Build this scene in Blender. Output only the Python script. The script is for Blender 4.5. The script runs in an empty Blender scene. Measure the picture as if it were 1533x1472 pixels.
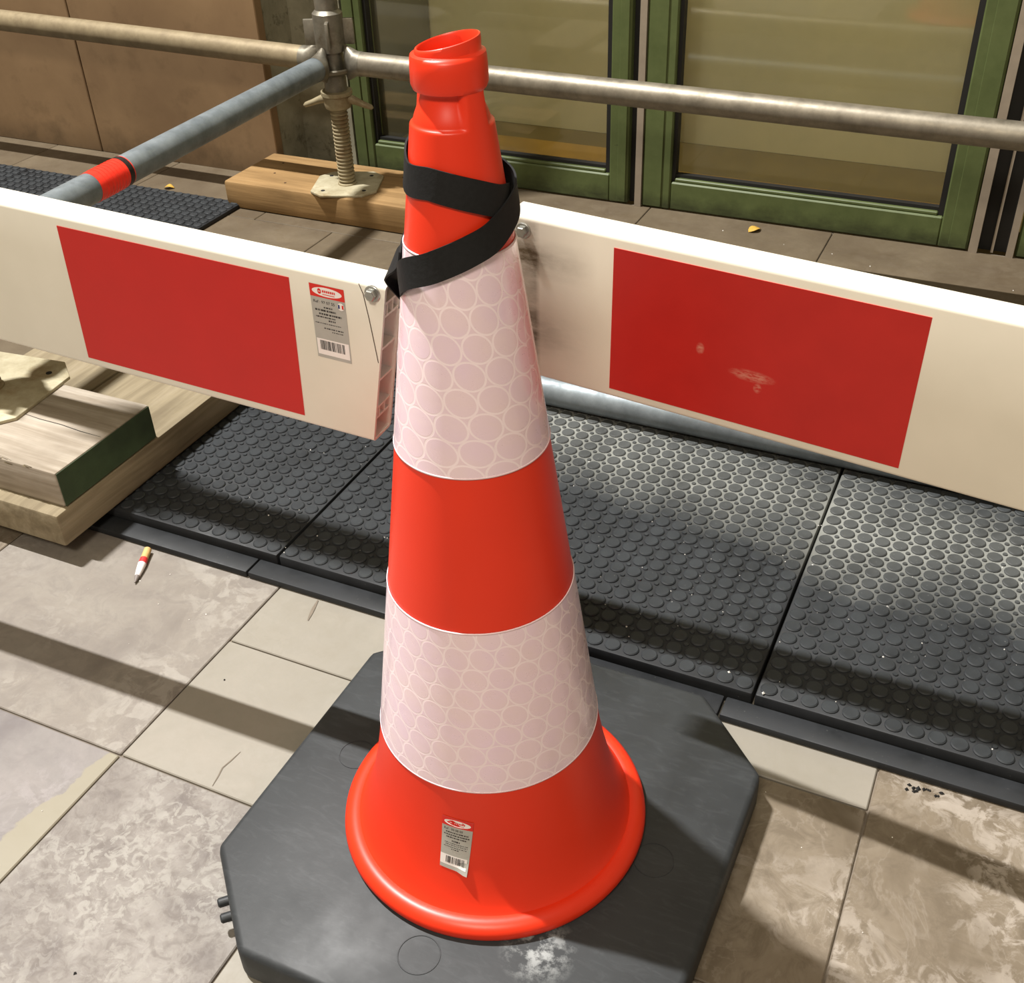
import bpy, bmesh, math, random
from mathutils import Vector, Matrix
import numpy as np
random.seed(7)
PI = math.pi
scn = bpy.context.scene
COL = scn.collection

# ------------------------------------------------------------------ camera
F, PX, PY = 1685.685, 766.5, 746.192
CAM = np.array([0.35557, -0.65504, 0.97709])
RM = np.array([[0.90663, 0.42072, -0.03199], [0.22408, -0.54435, -0.80838], [-0.35752, 0.72573, -0.58779]])
cd = bpy.data.cameras.new('camera'); cam = bpy.data.objects.new('camera', cd); COL.objects.link(cam)
cd.sensor_fit = 'HORIZONTAL'; cd.sensor_width = 36.0; cd.lens = 36.0 * F / 1533.0
cd.shift_y = (PY - 736.0) / 1533.0; cd.clip_start = 0.02
r_, d_, f_ = Vector(RM[0]), Vector(RM[1]), Vector(RM[2])
cam.matrix_world = Matrix.Translation(Vector(CAM)) @ Matrix((r_, -d_, -f_)).transposed().to_4x4()
scn.camera = cam

# ------------------------------------------------------------------ world, lights, exposure
w = bpy.data.worlds.new('world'); scn.world = w; w.use_nodes = True
w.node_tree.nodes['Background'].inputs[0].default_value = (1.0, 0.84, 0.60, 1)
w.node_tree.nodes['Background'].inputs[1].default_value = 0.26

def area(name, loc, target, sx, sy, power, col):
    l = bpy.data.lights.new(name, 'AREA'); l.shape = 'RECTANGLE'; l.size = sx; l.size_y = sy
    l.energy = power; l.color = col
    o = bpy.data.objects.new(name, l); COL.objects.link(o); o.location = loc
    z = (Vector(loc) - Vector(target)).normalized()
    x = Vector((1, 0, 0)); x = (x - x.dot(z) * z).normalized(); y = z.cross(x)
    o.matrix_world = Matrix.Translation(Vector(loc)) @ Matrix((x, y, z)).transposed().to_4x4()
    return o
# a small bright lamp high under the roof, a softer lamp behind the photographer, plus an added fill light that brightens the room behind the glass
area('roof_lamp', (-2.35, 0.34, 5.6), (0.0, 0.2, 0.0), 0.40, 0.05, 610, (1.0, 0.98, 0.95))
area('ceiling_lamp_front', (0.28, -1.80, 2.6), (0.0, 0.3, 0.3), 0.70, 0.40, 40, (1.0, 0.90, 0.75))
area('indoor_fill', (-0.2, 1.95, 1.45), (-0.2, 1.93, 0.0), 1.6, 0.10, 6.5, (1.0, 0.93, 0.74))

vs = scn.view_settings
vs.view_transform = 'Standard'; vs.look = 'None'; vs.gamma = 1.0; vs.use_curve_mapping = False
vs.exposure = 0.30

# ------------------------------------------------------------------ pixel helpers
def ray(x, y):
    d = np.array([(x - PX) / F, (y - PY) / F, 1.0]); return RM.T @ d
def atz(x, y, z):
    d = ray(x, y); return CAM + (z - CAM[2]) / d[2] * d

# ------------------------------------------------------------------ materials
MATS = {}
def lin(c):
    return tuple((v / 255 / 12.92) if v / 255 <= 0.04045 else ((v / 255 + 0.055) / 1.055) ** 2.4 for v in c) + (1.0,)
class NT:
    def __init__(s, name):
        s.m = bpy.data.materials.new(name); s.m.use_nodes = True
        s.t = s.m.node_tree; s.b = s.t.nodes['Principled BSDF']; MATS[name] = s.m
    def n(s, kind, **kw):
        o = s.t.nodes.new(kind)
        for k, v in kw.items(): setattr(o, k, v)
        return o
    def l(s, a, b): s.t.links.new(a, b)
    def coord(s, scale=(1, 1, 1), kind='Object', rot=(0, 0, 0)):
        tc = s.n('ShaderNodeTexCoord'); mp = s.n('ShaderNodeMapping')
        mp.inputs['Scale'].default_value = scale; mp.inputs['Rotation'].default_value = rot
        s.l(tc.outputs[kind], mp.inputs['Vector']); return mp.outputs[0]
    def wpos(s, scale=(1, 1, 1)):
        g = s.n('ShaderNodeNewGeometry'); mp = s.n('ShaderNodeMapping'); mp.inputs['Scale'].default_value = scale
        s.l(g.outputs['Position'], mp.inputs['Vector']); return mp.outputs[0]
    def noise(s, vec, scale, detail=5, rough=0.55, dist=0.0):
        o = s.n('ShaderNodeTexNoise'); o.inputs['Scale'].default_value = scale; o.inputs['Detail'].default_value = detail
        o.inputs['Roughness'].default_value = rough; o.inputs['Distortion'].default_value = dist
        s.l(vec, o.inputs['Vector']); return o.outputs[0]
    def ramp(s, fac, stops, interp='LINEAR'):
        o = s.n('ShaderNodeValToRGB'); cr = o.color_ramp; cr.interpolation = interp
        while len(cr.elements) < len(stops): cr.elements.new(0.5)
        for e, (p, c) in zip(cr.elements, stops): e.position = p; e.color = c if len(c) == 4 else tuple(c) + (1,)
        s.l(fac, o.inputs[0]); return o.outputs[0]
    def bw(s, fac, a, b, va=0.0, vb=1.0):
        o = s.n('ShaderNodeMapRange'); o.clamp = True
        for i, v in ((1, a), (2, b), (3, va), (4, vb)): o.inputs[i].default_value = v
        s.l(fac, o.inputs[0]); return o.outputs[0]
    def mix(s, fac, a, b, blend='MIX'):
        o = s.n('ShaderNodeMix', data_type='RGBA', blend_type=blend)
        for i, v in ((0, fac), (6, a), (7, b)):
            if isinstance(v, (int, float)): o.inputs[i].default_value = v
            elif isinstance(v, tuple): o.inputs[i].default_value = v
            else: s.l(v, o.inputs[i])
        return o.outputs[2]
    def math(s, op, a, b=0.0, clamp=False):
        o = s.n('ShaderNodeMath', operation=op); o.use_clamp = clamp
        for i, v in ((0, a), (1, b)):
            if isinstance(v, (int, float)): o.inputs[i].default_value = v
            else: s.l(v, o.inputs[i])
        return o.outputs[0]
    def sep(s, vec):
        o = s.n('ShaderNodeSeparateXYZ'); s.l(vec, o.inputs[0]); return o.outputs
    def set(s, **kw):
        for k, v in kw.items():
            k = {'color': 'Base Color', 'rough': 'Roughness', 'metal': 'Metallic', 'spec': 'Specular IOR Level', 'coat': 'Coat Weight', 'coat_rough': 'Coat Roughness', 'sss': 'Subsurface Weight', 'alpha': 'Alpha'}.get(k, k)
            if isinstance(v, (int, float, tuple)): s.b.inputs[k].default_value = v
            else: s.l(v, s.b.inputs[k])
        return s
    def bump(s, h, strength=0.3, dist=0.002):
        o = s.n('ShaderNodeBump'); o.inputs['Strength'].default_value = strength; o.inputs['Distance'].default_value = dist
        s.l(h, o.inputs['Height']); s.l(o.outputs[0], s.b.inputs['Normal']); return s

def plain(name, c, rough=0.5, metal=0.0, var=0.12, scale=30, bump=0.0, bdist=0.001, spec=0.5, stretch=(1, 1, 1)):
    t = NT(name); v = t.coord(stretch); nz = t.noise(v, scale)
    c = lin(c); dk = tuple(x * (1 - var) for x in c[:3]) + (1,); lt = tuple(min(1, x * (1 + var)) for x in c[:3]) + (1,)
    t.set(color=t.ramp(nz, [(0.3, dk), (0.7, lt)]), rough=rough, metal=metal, spec=spec)
    if bump: t.bump(nz, bump, bdist)
    return t.m

plain('orange_plastic', (222, 50, 20), 0.38, var=0.03, scale=14, bump=0.03, spec=0.45)
plain('red_film', (196, 30, 24), 0.45, var=0.03, scale=25)
plain('black_webbing', (20, 20, 21), 0.75, var=0.2, scale=300, bump=0.4, bdist=0.0006, spec=0.3)
plain('bolt_zinc', (176, 176, 170), 0.32, 0.85, var=0.15, scale=120)
plain('dark_hole', (22, 20, 18), 0.9)
plain('label_silver', (176, 174, 168), 0.42, 0.1, var=0.05, scale=60)
plain('label_white', (238, 232, 230), 0.5, var=0.02)
plain('label_red', (214, 40, 30), 0.5, var=0.02)
plain('label_ink', (48, 44, 44), 0.6, var=0.1)
plain('label_blue', (40, 52, 110), 0.5, var=0.05)
plain('gasket_black', (16, 15, 13), 0.6)
plain('alu_strip', (150, 138, 122), 0.5, 0.25, var=0.08, scale=40)
plain('tape_red', (238, 50, 34), 0.35, var=0.08, scale=90, bump=0.3)
plain('tape_black', (30, 20, 20), 0.45)
plain('crumb_white', (225, 222, 215), 0.8)
plain('crumb_black', (22, 22, 22), 0.7)
plain('leaf_yellow', (190, 150, 60), 0.7, var=0.15, scale=90)
plain('stub_wood', (196, 160, 104), 0.65, var=0.12, scale=80)
plain('stub_red', (196, 44, 44), 0.55)
plain('stub_white', (222, 216, 214), 0.55)
plain('stub_grey', (120, 112, 108), 0.6)
plain('nail_rust', (70, 50, 34), 0.7, 0.3)

def m_rubber_base():
    t = NT('ballast_rubber'); v = t.coord()
    sx = t.coord((1, 1, 1)); nz = t.noise(v, 9, 6, 0.6); sw = t.noise(t.coord((8, 30, 8), rot=(0, 0, 0.7)), 3.5, 6, 0.65, 1.2)
    c = t.ramp(nz, [(0.3, lin((34, 36, 38))), (0.72, lin((48, 51, 53)))])
    c = t.mix(t.bw(sw, 0.5, 0.8, 0, 0.35), c, lin((74, 77, 80)))
    # chalky stain beside the cone foot
    X, Y, Z = t.sep(t.coord())
    dx = t.math('SUBTRACT', X, 0.105); dy = t.math('SUBTRACT', Y, -0.128)
    d = t.math('SQRT', t.math('ADD', t.math('MULTIPLY', dx, dx), t.math('MULTIPLY', dy, dy)))
    st = t.math('MULTIPLY', t.bw(d, 0.006, 0.038, 0.7, 0), t.bw(t.noise(v, 80, 5, 0.7), 0.46, 0.62))
    c = t.mix(st, c, lin((168, 172, 172)))
    t.set(color=c, rough=t.bw(nz, 0.3, 0.7, 0.48, 0.68), spec=0.4)
    t.bump(t.noise(v, 120, 4), 0.12, 0.0008)
m_rubber_base()

def m_mat(name, stud):
    t = NT(name); p = t.wpos(); X, Y, Z = t.sep(p); nz = t.noise(p, 22, 6, 0.65); n2 = t.noise(p, 6, 4); n3 = t.noise(p, 260, 4, 0.7)
    base = t.ramp(nz, [(0.3, lin((24, 26, 28)) if not stud else lin((29, 32, 35))), (0.75, lin((36, 38, 41)) if not stud else lin((47, 51, 54)))])
    # pale cement dust lying in the gaps in front of the low tube
    yy = t.math('ADD', Y, t.math('MULTIPLY', t.math('SUBTRACT', n2, 0.5), 0.22))
    slope = t.math('ADD', yy, t.math('MULTIPLY', X, 0.16))
    m = t.bw(slope, 0.54, 0.66)
    m = t.math('MULTIPLY', m, t.bw(slope, 0.86, 0.72))
    m = t.math('MULTIPLY', m, t.bw(X, -0.42, -0.26))
    m = t.math('MULTIPLY', m, t.bw(nz, 0.2, 0.55, 0.6, 1.0))
    c = t.mix(t.math('MULTIPLY', m, 0.18 if stud else 0.78), base, lin((146, 147, 141)))
    fine = t.bw(n3, 0.66, 0.76, 0, 0.45)
    c = t.mix(t.math('MULTIPLY', fine, t.bw(Y, 0.3, 0.5, 0.25, 1)), c, lin((190, 188, 180)))
    t.set(color=c, rough=t.bw(nz, 0.25, 0.75, 0.50, 0.74), spec=0.36)
    t.bump(nz, 0.15, 0.001)
m_mat('mat_rubber', False); m_mat('mat_stud', True)

def m_board():
    t = NT('board_pvc'); v = t.coord(); X, Y, Z = t.sep(v)
    nz = t.noise(v, 14, 4); c = t.ramp(nz, [(0.3, lin((222, 217, 203))), (0.7, lin((228, 223, 210)))])
    t.set(color=c, rough=0.36, spec=0.45)
    t2 = NT('board_pvc_dirty'); v = t2.coord(); X, Y, Z = t2.sep(v)
    nz = t2.noise(v, 14, 4); c = t2.ramp(nz, [(0.3, lin((220, 213, 197))), (0.7, lin((226, 219, 203)))])
    sm = t2.noise(t2.coord((14, 40, 40)), 1.6, 6, 0.7)
    band = t2.math('ADD', t2.bw(t2.math('ABSOLUTE', t2.math('ADD', Z, 0.026)), 0.004, 0.020, 1, 0), t2.bw(t2.math('ABSOLUTE', t2.math('ADD', Z, 0.098)), 0.006, 0.030, 0.7, 0))
    band = t2.math('MULTIPLY', band, t2.bw(X, -0.072, -0.015, 0.62, 0))
    endd = t2.bw(X, -0.076, -0.071, 0.55, 0)
    m = t2.math('MULTIPLY', t2.math('ADD', band, endd, True), t2.bw(sm, 0.30, 0.62, 0.25, 1))
    frontonly = t2.bw(Z, 0.004, 0.009, 1, 0)
    m = t2.math('MULTIPLY', m, frontonly)
    c = t2.mix(m, c, lin((92, 78, 56)))
    t2.set(color=c, rough=0.4, spec=0.45)
m_board()

def m_redscratch():
    t = NT('red_film_scratched'); v = t.coord(); X, Y, Z = t.sep(v)
    nz = t.noise(v, 25, 4); c = t.ramp(nz, [(0.3, lin((182, 28, 20))), (0.7, lin((190, 32, 24)))])
    def spot(x, z, rx, rz, th):
        a = t.math('DIVIDE', t.math('SUBTRACT', X, x), rx); b = t.math('DIVIDE', t.math('SUBTRACT', Z, z), rz)
        d = t.math('ADD', t.math('MULTIPLY', a, a), t.math('MULTIPLY', b, b))
        return t.math('MULTIPLY', t.bw(d, 0.0, 1.0, 1, 0), t.bw(t.noise(t.coord((60, 60, 240)), 2.0, 5, 0.7), th, th + 0.2))
    m = t.math('ADD', spot(0.130, -0.087, 0.022, 0.006, 0.38), spot(0.083, -0.073, 0.004, 0.006, 0.35), True)
    m = t.math('ADD', m, spot(0.136, -0.097, 0.004, 0.005, 0.4), True)
    c = t.mix(m, c, lin((206, 128, 110))); t.set(color=c, rough=0.45)
m_redscratch()

def m_band():
    # retro-reflective film: pale pink, with a lattice of touching cells
    t = NT('reflective_film'); uv = t.n('ShaderNodeUVMap'); uv.uv_map = 'UVMap'
    U, V, _ = t.sep(uv.outputs[0]); S = 0.0232; H = S * 1.732
    def dist(off):
        a = t.math('SUBTRACT', t.math('FRACT', t.math('ADD', t.math('DIVIDE', U, S), off)), 0.5)
        b = t.math('SUBTRACT', t.math('FRACT', t.math('ADD', t.math('DIVIDE', V, H), off)), 0.5)
        a = t.math('MULTIPLY', a, S); b = t.math('MULTIPLY', b, H)
        return t.math('SQRT', t.math('ADD', t.math('MULTIPLY', a, a), t.math('MULTIPLY', b, b)))
    d = t.math('MINIMUM', dist(0.0), dist(0.5))
    ln = t.bw(t.math('ABSOLUTE', t.math('SUBTRACT', d, 0.0110)), 0.0005, 0.0010, 1, 0)
    nz = t.noise(uv.outputs[0], 26, 4, 0.6)
    c = t.ramp(nz, [(0.3, lin((236, 212, 218))), (0.7, lin((242, 216, 234)))])
    c = t.mix(t.math('MULTIPLY', ln, 0.9), c, lin((250, 232, 238)))
    cell = t.noise(uv.outputs[0], 90, 3, 0.6)
    t.set(color=c, metal=t.bw(nz, 0.3, 0.7, 0.08, 0.24), rough=t.math('ADD', t.math('MULTIPLY', ln, 0.25), t.bw(cell, 0.3, 0.7, 0.24, 0.40)), coat=0.5, coat_rough=0.09, spec=0.5)
    t.bump(t.math('ADD', t.math('MULTIPLY', t.noise(uv.outputs[0], 45, 2, 0.4), 1.0), t.math('MULTIPLY', ln, -0.25)), 0.22, 0.0012)
m_band()
plain('film_edge', (236, 210, 216), 0.4, var=0.03)

def m_metal(name, a, b, rough, metal, scale=24, rust=None):
    t = NT(name); v = t.wpos(); nz = t.noise(v, scale, 6, 0.7); n2 = t.noise(v, 90, 4, 0.6)
    c = t.ramp(nz, [(0.3, lin(a)), (0.7, lin(b))])
    if rust: c = t.mix(t.bw(t.noise(v, 13, 6, 0.7), 0.52, 0.7, 0, 0.8), c, lin(rust))
    t.set(color=c, metal=metal, rough=t.bw(n2, 0.3, 0.7, rough - 0.07, rough + 0.1)); t.bump(n2, 0.12, 0.0006)
m_metal('galvanised', (112, 105, 92), (146, 138, 122), 0.47, 0.65)
m_metal('galvanised_blue', (100, 108, 112), (134, 142, 146), 0.50, 0.45)
m_metal('galvanised_brown', (122, 108, 84), (150, 136, 108), 0.55, 0.35)
m_metal('cast_steel', (110, 106, 96), (150, 144, 130), 0.45, 0.7, rust=(96, 84, 64))
m_metal('jack_steel', (136, 124, 96), (166, 154, 124), 0.6, 0.35, rust=(120, 92, 58))
m_metal('jack_plate', (150, 140, 112), (186, 178, 152), 0.62, 0.25, rust=(130, 108, 70))

def m_wood(name, a, b, c3, axis):
    t = NT(name); st = [22, 22, 22]; st[axis] = 1.6; v = t.coord(tuple(st))
    g = t.noise(v, 2.2, 7, 0.6, 0.6); st2 = [90, 90, 90]; st2[axis] = 4; g2 = t.noise(t.coord(tuple(st2)), 2.0, 4, 0.6)
    big = t.noise(t.coord(), 7, 5, 0.6)
    c = t.ramp(g, [(0.28, lin(a)), (0.55, lin(b)), (0.8, lin(c3))]); c = t.mix(t.bw(g2, 0.4, 0.75, 0, 0.35), c, lin(a))
    c = t.mix(t.bw(big, 0.5, 0.75, 0, 0.4), c, tuple(x * 0.6 for x in lin(a)[:3]) + (1,))
    t.set(color=c, rough=0.75, spec=0.25); t.bump(g2, 0.3, 0.0012)
m_wood('plank_weathered', (132, 120, 104), (166, 156, 142), (186, 176, 164), 0)
m_wood('plank_tan', (108, 96, 76), (138, 126, 102), (156, 144, 122), 1)
m_wood('plank_far', (116, 90, 56), (146, 116, 76), (162, 134, 94), 0)
plain('end_paint_green', (58, 74, 48), 0.7, var=0.25, scale=25, bump=0.2)

def m_tile(name, a, b, c3, vein, vs=1.0, dirt=0.0, rough=0.5, gscale=1.0):
    t = NT(name); oi = t.n('ShaderNodeObjectInfo'); g = t.n('ShaderNodeNewGeometry')
    add = t.n('ShaderNodeVectorMath', operation='ADD'); t.l(g.outputs['Position'], add.inputs[0])
    sc = t.n('ShaderNodeVectorMath', operation='SCALE'); cmb = t.n('ShaderNodeCombineXYZ')
    for i in range(3): t.l(oi.outputs['Random'], cmb.inputs[i])
    t.l(cmb.outputs[0], sc.inputs[0]); sc.inputs['Scale'].default_value = 9.0; t.l(sc.outputs[0], add.inputs[1]); v = add.outputs[0]
    big = t.noise(v, 7 * gscale, 6, 0.6, 0.7); med = t.noise(v, 22 * gscale, 8, 0.68, 1.2); fine = t.noise(v, 120, 5, 0.65)
    c = t.ramp(big, [(0.3, lin(a)), (0.5, lin(b)), (0.72, lin(c3))])
    blot = t.bw(med, 0.48, 0.62, 0, 0.55 * vs); c = t.mix(blot, c, lin(a))
    vn = t.math('ABSOLUTE', t.math('SUBTRACT', med, 0.47)); pat = t.bw(t.noise(v, 6.0, 3, 0.5), 0.42, 0.60); c = t.mix(t.math('MULTIPLY', pat, t.bw(t.noise(v, 30 * gscale, 7, 0.66, 0.8), 0.49, 0.56, 0, 0.85 * vs)), c, lin(vein)); c = t.mix(t.math('MULTIPLY', pat, t.bw(vn, 0.0, 0.02, 0.28 * vs, 0)), c, lin(vein))
    v2 = t.math('ABSOLUTE', t.math('SUBTRACT', big, 0.46)); c = t.mix(t.bw(v2, 0.0, 0.012, 0.15 * vs, 0), c, lin(vein))
    c = t.mix(t.bw(fine, 0.35, 0.75, 0, 0.22), c, lin(a))
    if dirt: c = t.mix(t.bw(t.noise(v, 9, 5, 0.6), 0.35, 0.7, dirt * 0.5, dirt), c, lin((66, 54, 38)))
    t.set(color=c, rough=t.bw(med, 0.3, 0.7, rough - 0.08, rough + 0.15), spec=0.4); t.bump(t.math('ADD', med, fine), 0.12, 0.0009)
    return t
m_tile('tile_grey', (105, 98, 92), (123, 116, 108), (135, 129, 120), (149, 144, 136), 0.7)
m_tile('tile_rough', (98, 91, 87), (119, 113, 107), (135, 130, 124), (148, 145, 138), 0.85, gscale=2.4, rough=0.6)
m_tile('tile_beige', (126, 120, 108), (132, 127, 117), (138, 132, 122), (143, 138, 129), 0.25)
m_tile('tile_brown', (96, 85, 70), (116, 105, 90), (133, 123, 109), (152, 143, 132), 1.5)
m_tile('tile_back', (92, 79, 61), (104, 92, 73), (115, 103, 83), (120, 109, 91), 0.35, dirt=0.55, rough=0.6)
def m_patch():
    t = m_tile('tile_grey_patch', (103, 97, 96), (121, 116, 113), (133, 126, 123), (146, 140, 140), 0.5)
    # a pale uncoated strip along the right edge of this tile
    c0 = t.b.inputs['Base Color'].links[0].from_socket
    X, Y, Z = t.sep(t.wpos()); nz = t.noise(t.wpos(), 26, 5, 0.6)
    e = t.math('ADD', t.math('ADD', X, t.math('MULTIPLY', t.math('ADD', Y, 0.09), -0.20)), t.math('MULTIPLY', t.math('SUBTRACT', nz, 0.5), 0.035))
    t.set(color=t.mix(t.bw(e, -0.462, -0.459), c0, lin((132, 126, 110))))
m_patch()
plain('grout', (112, 102, 90), 0.85, var=0.2, scale=60)

def m_wallstone():
    t = NT('wall_stone'); v = t.wpos(); big = t.noise(v, 3.2, 6, 0.6, 0.4); med = t.noise(v, 14, 6, 0.65)
    c = t.ramp(big, [(0.3, lin((116, 92, 66))), (0.55, lin((130, 105, 76))), (0.75, lin((140, 114, 84)))])
    c = t.mix(t.bw(med, 0.55, 0.72, 0, 0.4), c, lin((94, 74, 50)))
    X, Y, Z = t.sep(v); g = t.math('ADD', Z, t.math('MULTIPLY', t.math('SUBTRACT', med, 0.5), 0.16))
    c = t.mix(t.bw(g, 0.0, 0.07, 0.65, 0), c, lin((70, 56, 38)))
    t.set(color=c, rough=0.7, spec=0.3); t.bump(med, 0.15, 0.002)
    t = NT('concrete'); v = t.wpos(); big = t.noise(v, 9, 6, 0.65); med = t.noise(v, 34, 5, 0.65)
    c = t.ramp(big, [(0.3, lin((116, 112, 94))), (0.7, lin((156, 152, 132)))]); c = t.mix(t.bw(med, 0.56, 0.68, 0, 0.6), c, lin((72, 66, 52)))
    t.set(color=c, rough=0.85, spec=0.2); t.bump(med, 0.3, 0.002)
    t = NT('frame_green'); v = t.wpos(); X, Y, Z = t.sep(v); nz = t.noise(v, 24, 6, 0.65); n2 = t.noise(t.wpos((3, 3, 14)), 9, 6, 0.7)
    c = t.ramp(nz, [(0.3, lin((74, 84, 47))), (0.7, lin((86, 96, 57)))])
    grime = t.math('MULTIPLY', t.bw(t.math('ADD', Z, t.math('MULTIPLY', t.math('SUBTRACT', nz, 0.5), 0.05)), 0.006, 0.040, 0.75, 0), t.bw(n2, 0.3, 0.6, 0.5, 1))
    c = t.mix(grime, c, lin((40, 42, 26))); c = t.mix(t.bw(n2, 0.68, 0.72, 0, 0.7), c, lin((44, 42, 26)))
    t.set(color=c, rough=0.5, spec=0.35)
m_wallstone()
plain('inner_cream', (232, 220, 184), 0.8, var=0.05, scale=6)
plain('inner_olive', (112, 94, 48), 0.75, var=0.12, scale=14)
plain('inner_ochre', (166, 126, 42), 0.7, var=0.14, scale=12)
plain('inner_grey', (92, 88, 66), 0.8, var=0.08, scale=10)
def m_glass():
    t = NT('window_glass'); nt = t.t; nt.nodes.remove(t.b)
    tr = t.n('ShaderNodeBsdfTransparent'); tr.inputs[0].default_value = (0.93, 0.94, 0.88, 1)
    gl = t.n('ShaderNodeBsdfGlossy'); gl.inputs['Roughness'].default_value = 0.04
    df = t.n('ShaderNodeBsdfDiffuse'); df.inputs[0].default_value = lin((150, 146, 124))
    fr = t.n('ShaderNodeFresnel'); fr.inputs[0].default_value = 1.5
    a = t.n('ShaderNodeMixShader'); t.l(fr.outputs[0], a.inputs[0]); t.l(tr.outputs[0], a.inputs[1]); t.l(gl.outputs[0], a.inputs[2])
    b = t.n('ShaderNodeMixShader'); t.l(t.bw(t.noise(t.wpos(), 5, 5, 0.6), 0.3, 0.7, 0.05, 0.12), b.inputs[0]); t.l(a.outputs[0], b.inputs[1]); t.l(df.outputs[0], b.inputs[2])
    t.l(b.outputs[0], nt.nodes['Material Output'].inputs[0])
m_glass()

# ------------------------------------------------------------------ mesh helpers
def link(name, me, m, parent=None):
    o = bpy.data.objects.new(name, me); COL.objects.link(o)
    if m and not me.materials: me.materials.append(MATS[m])
    if parent: o.parent = parent
    return o
def mesh(name, V, Fc, smooth=False):
    me = bpy.data.meshes.new(name); me.from_pydata([tuple(v) for v in V], [], Fc)
    bm = bmesh.new(); bm.from_mesh(me); bmesh.ops.recalc_face_normals(bm, faces=bm.faces); bm.to_mesh(me); bm.free()
    if smooth:
        for p in me.polygons: p.use_smooth = True
    return me
def auto(o, ang=35):
    for p in o.data.polygons: p.use_smooth = True
    o.data.set_sharp_from_angle(angle=math.radians(ang)); return o
def obj(name, V, Fc, m, parent=None, smooth=False): return link(name, mesh(name, V, Fc, smooth), m, parent)
def empty(name, loc=(0, 0, 0)):
    o = bpy.data.objects.new(name, None); COL.objects.link(o); o.location = loc; o.empty_display_size = 0.05; return o
def tag(o, label, cat, group=None, kind=None):
    o['label'] = label; o['category'] = cat
    if group: o['group'] = group
    if kind: o['kind'] = kind
    return o
def struct(o, label=None, cat=None):
    o['kind'] = 'structure'
    if label: o['label'] = label; o['category'] = cat
    return o
def box_bm(x0, x1, y0, y1, z0, z1, bev=0.0, seg=2, bm=None):
    b = bmesh.new(); vs_ = [b.verts.new(p) for p in ((x0, y0, z0), (x1, y0, z0), (x1, y1, z0), (x0, y1, z0), (x0, y0, z1), (x1, y0, z1), (x1, y1, z1), (x0, y1, z1))]
    for f in ((0, 3, 2, 1), (4, 5, 6, 7), (0, 1, 5, 4), (1, 2, 6, 5), (2, 3, 7, 6), (3, 0, 4, 7)): b.faces.new([vs_[i] for i in f])
    if bev: bmesh.ops.bevel(b, geom=b.edges[:], offset=bev, segments=seg, affect='EDGES', profile=0.5)
    if bm is None: return b
    me = bpy.data.meshes.new('tmp'); b.to_mesh(me); b.free(); bm.from_mesh(me); bpy.data.meshes.remove(me); return bm
def fin(bm, name, m, parent=None, smooth=False):
    bmesh.ops.recalc_face_normals(bm, faces=bm.faces)
    me = bpy.data.meshes.new(name); bm.to_mesh(me); bm.free()
    o = link(name, me, m, parent)
    if smooth: auto(o)
    return o
def box(name, x0, x1, y0, y1, z0, z1, m, parent=None, bev=0.0, seg=2):
    return fin(box_bm(x0, x1, y0, y1, z0, z1, bev, seg), name, m, parent, smooth=bev > 0)
def prism(name, pts, z0, z1, m, parent=None, bev=0.0):
    bm = bmesh.new(); lo = [bm.verts.new((x, y, z0)) for x, y in pts]; hi = [bm.verts.new((x, y, z1)) for x, y in pts]
    n = len(pts); bm.faces.new(hi); bm.faces.new(lo[::-1])
    for i in range(n): bm.faces.new((lo[i], lo[(i + 1) % n], hi[(i + 1) % n], hi[i]))
    if bev: bmesh.ops.bevel(bm, geom=bm.edges[:], offset=bev, segments=3, affect='EDGES', profile=0.5)
    return fin(bm, name, m, parent, smooth=bev > 0)
def lathe(prof, n=48, axis_o=(0, 0, 0), rfun=None, close=False):
    V, Fc = [], []
    for r, z in prof:
        for k in range(n):
            a = 2 * PI * k / n; rr = rfun(r, z, a) if rfun else r
            V.append((axis_o[0] + rr * math.cos(a), axis_o[1] + rr * math.sin(a), axis_o[2] + z))
    m = len(prof)
    for i in range(m - 1 if not close else m):
        j = (i + 1) % m
        for k in range(n): Fc.append((i * n + k, i * n + (k + 1) % n, j * n + (k + 1) % n, j * n + k))
    return V, Fc
def disc_cap(V, Fc, n, first, rev=False):
    ids = list(range(first, first + n)); Fc.append(tuple(ids[::-1] if rev else ids))
def frame_to(a, b):
    z = (b - a).normalized(); u = Vector((0, 0, 1)) if abs(z.z) < 0.9 else Vector((1, 0, 0))
    x = u.cross(z).normalized(); return x, z.cross(x), z
def tube(name, a, b, r, m, parent=None, n=28, wall=0.0032, wob=0.0):
    a, b = Vector(a), Vector(b); x, y, z = frame_to(a, b); V, Fc = [], []
    for P, rr in ((a, r), (b, r), (b, r - wall), (a, r - wall)):
        for k in range(n):
            t = 2 * PI * k / n; V.append(P + x * rr * math.cos(t) + y * rr * math.sin(t))
    for i in range(4):
        j = (i + 1) % 4
        for k in range(n): Fc.append((i * n + k, i * n + (k + 1) % n, j * n + (k + 1) % n, j * n + k))
    return auto(obj(name, V, Fc, m, parent), 40)
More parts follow.
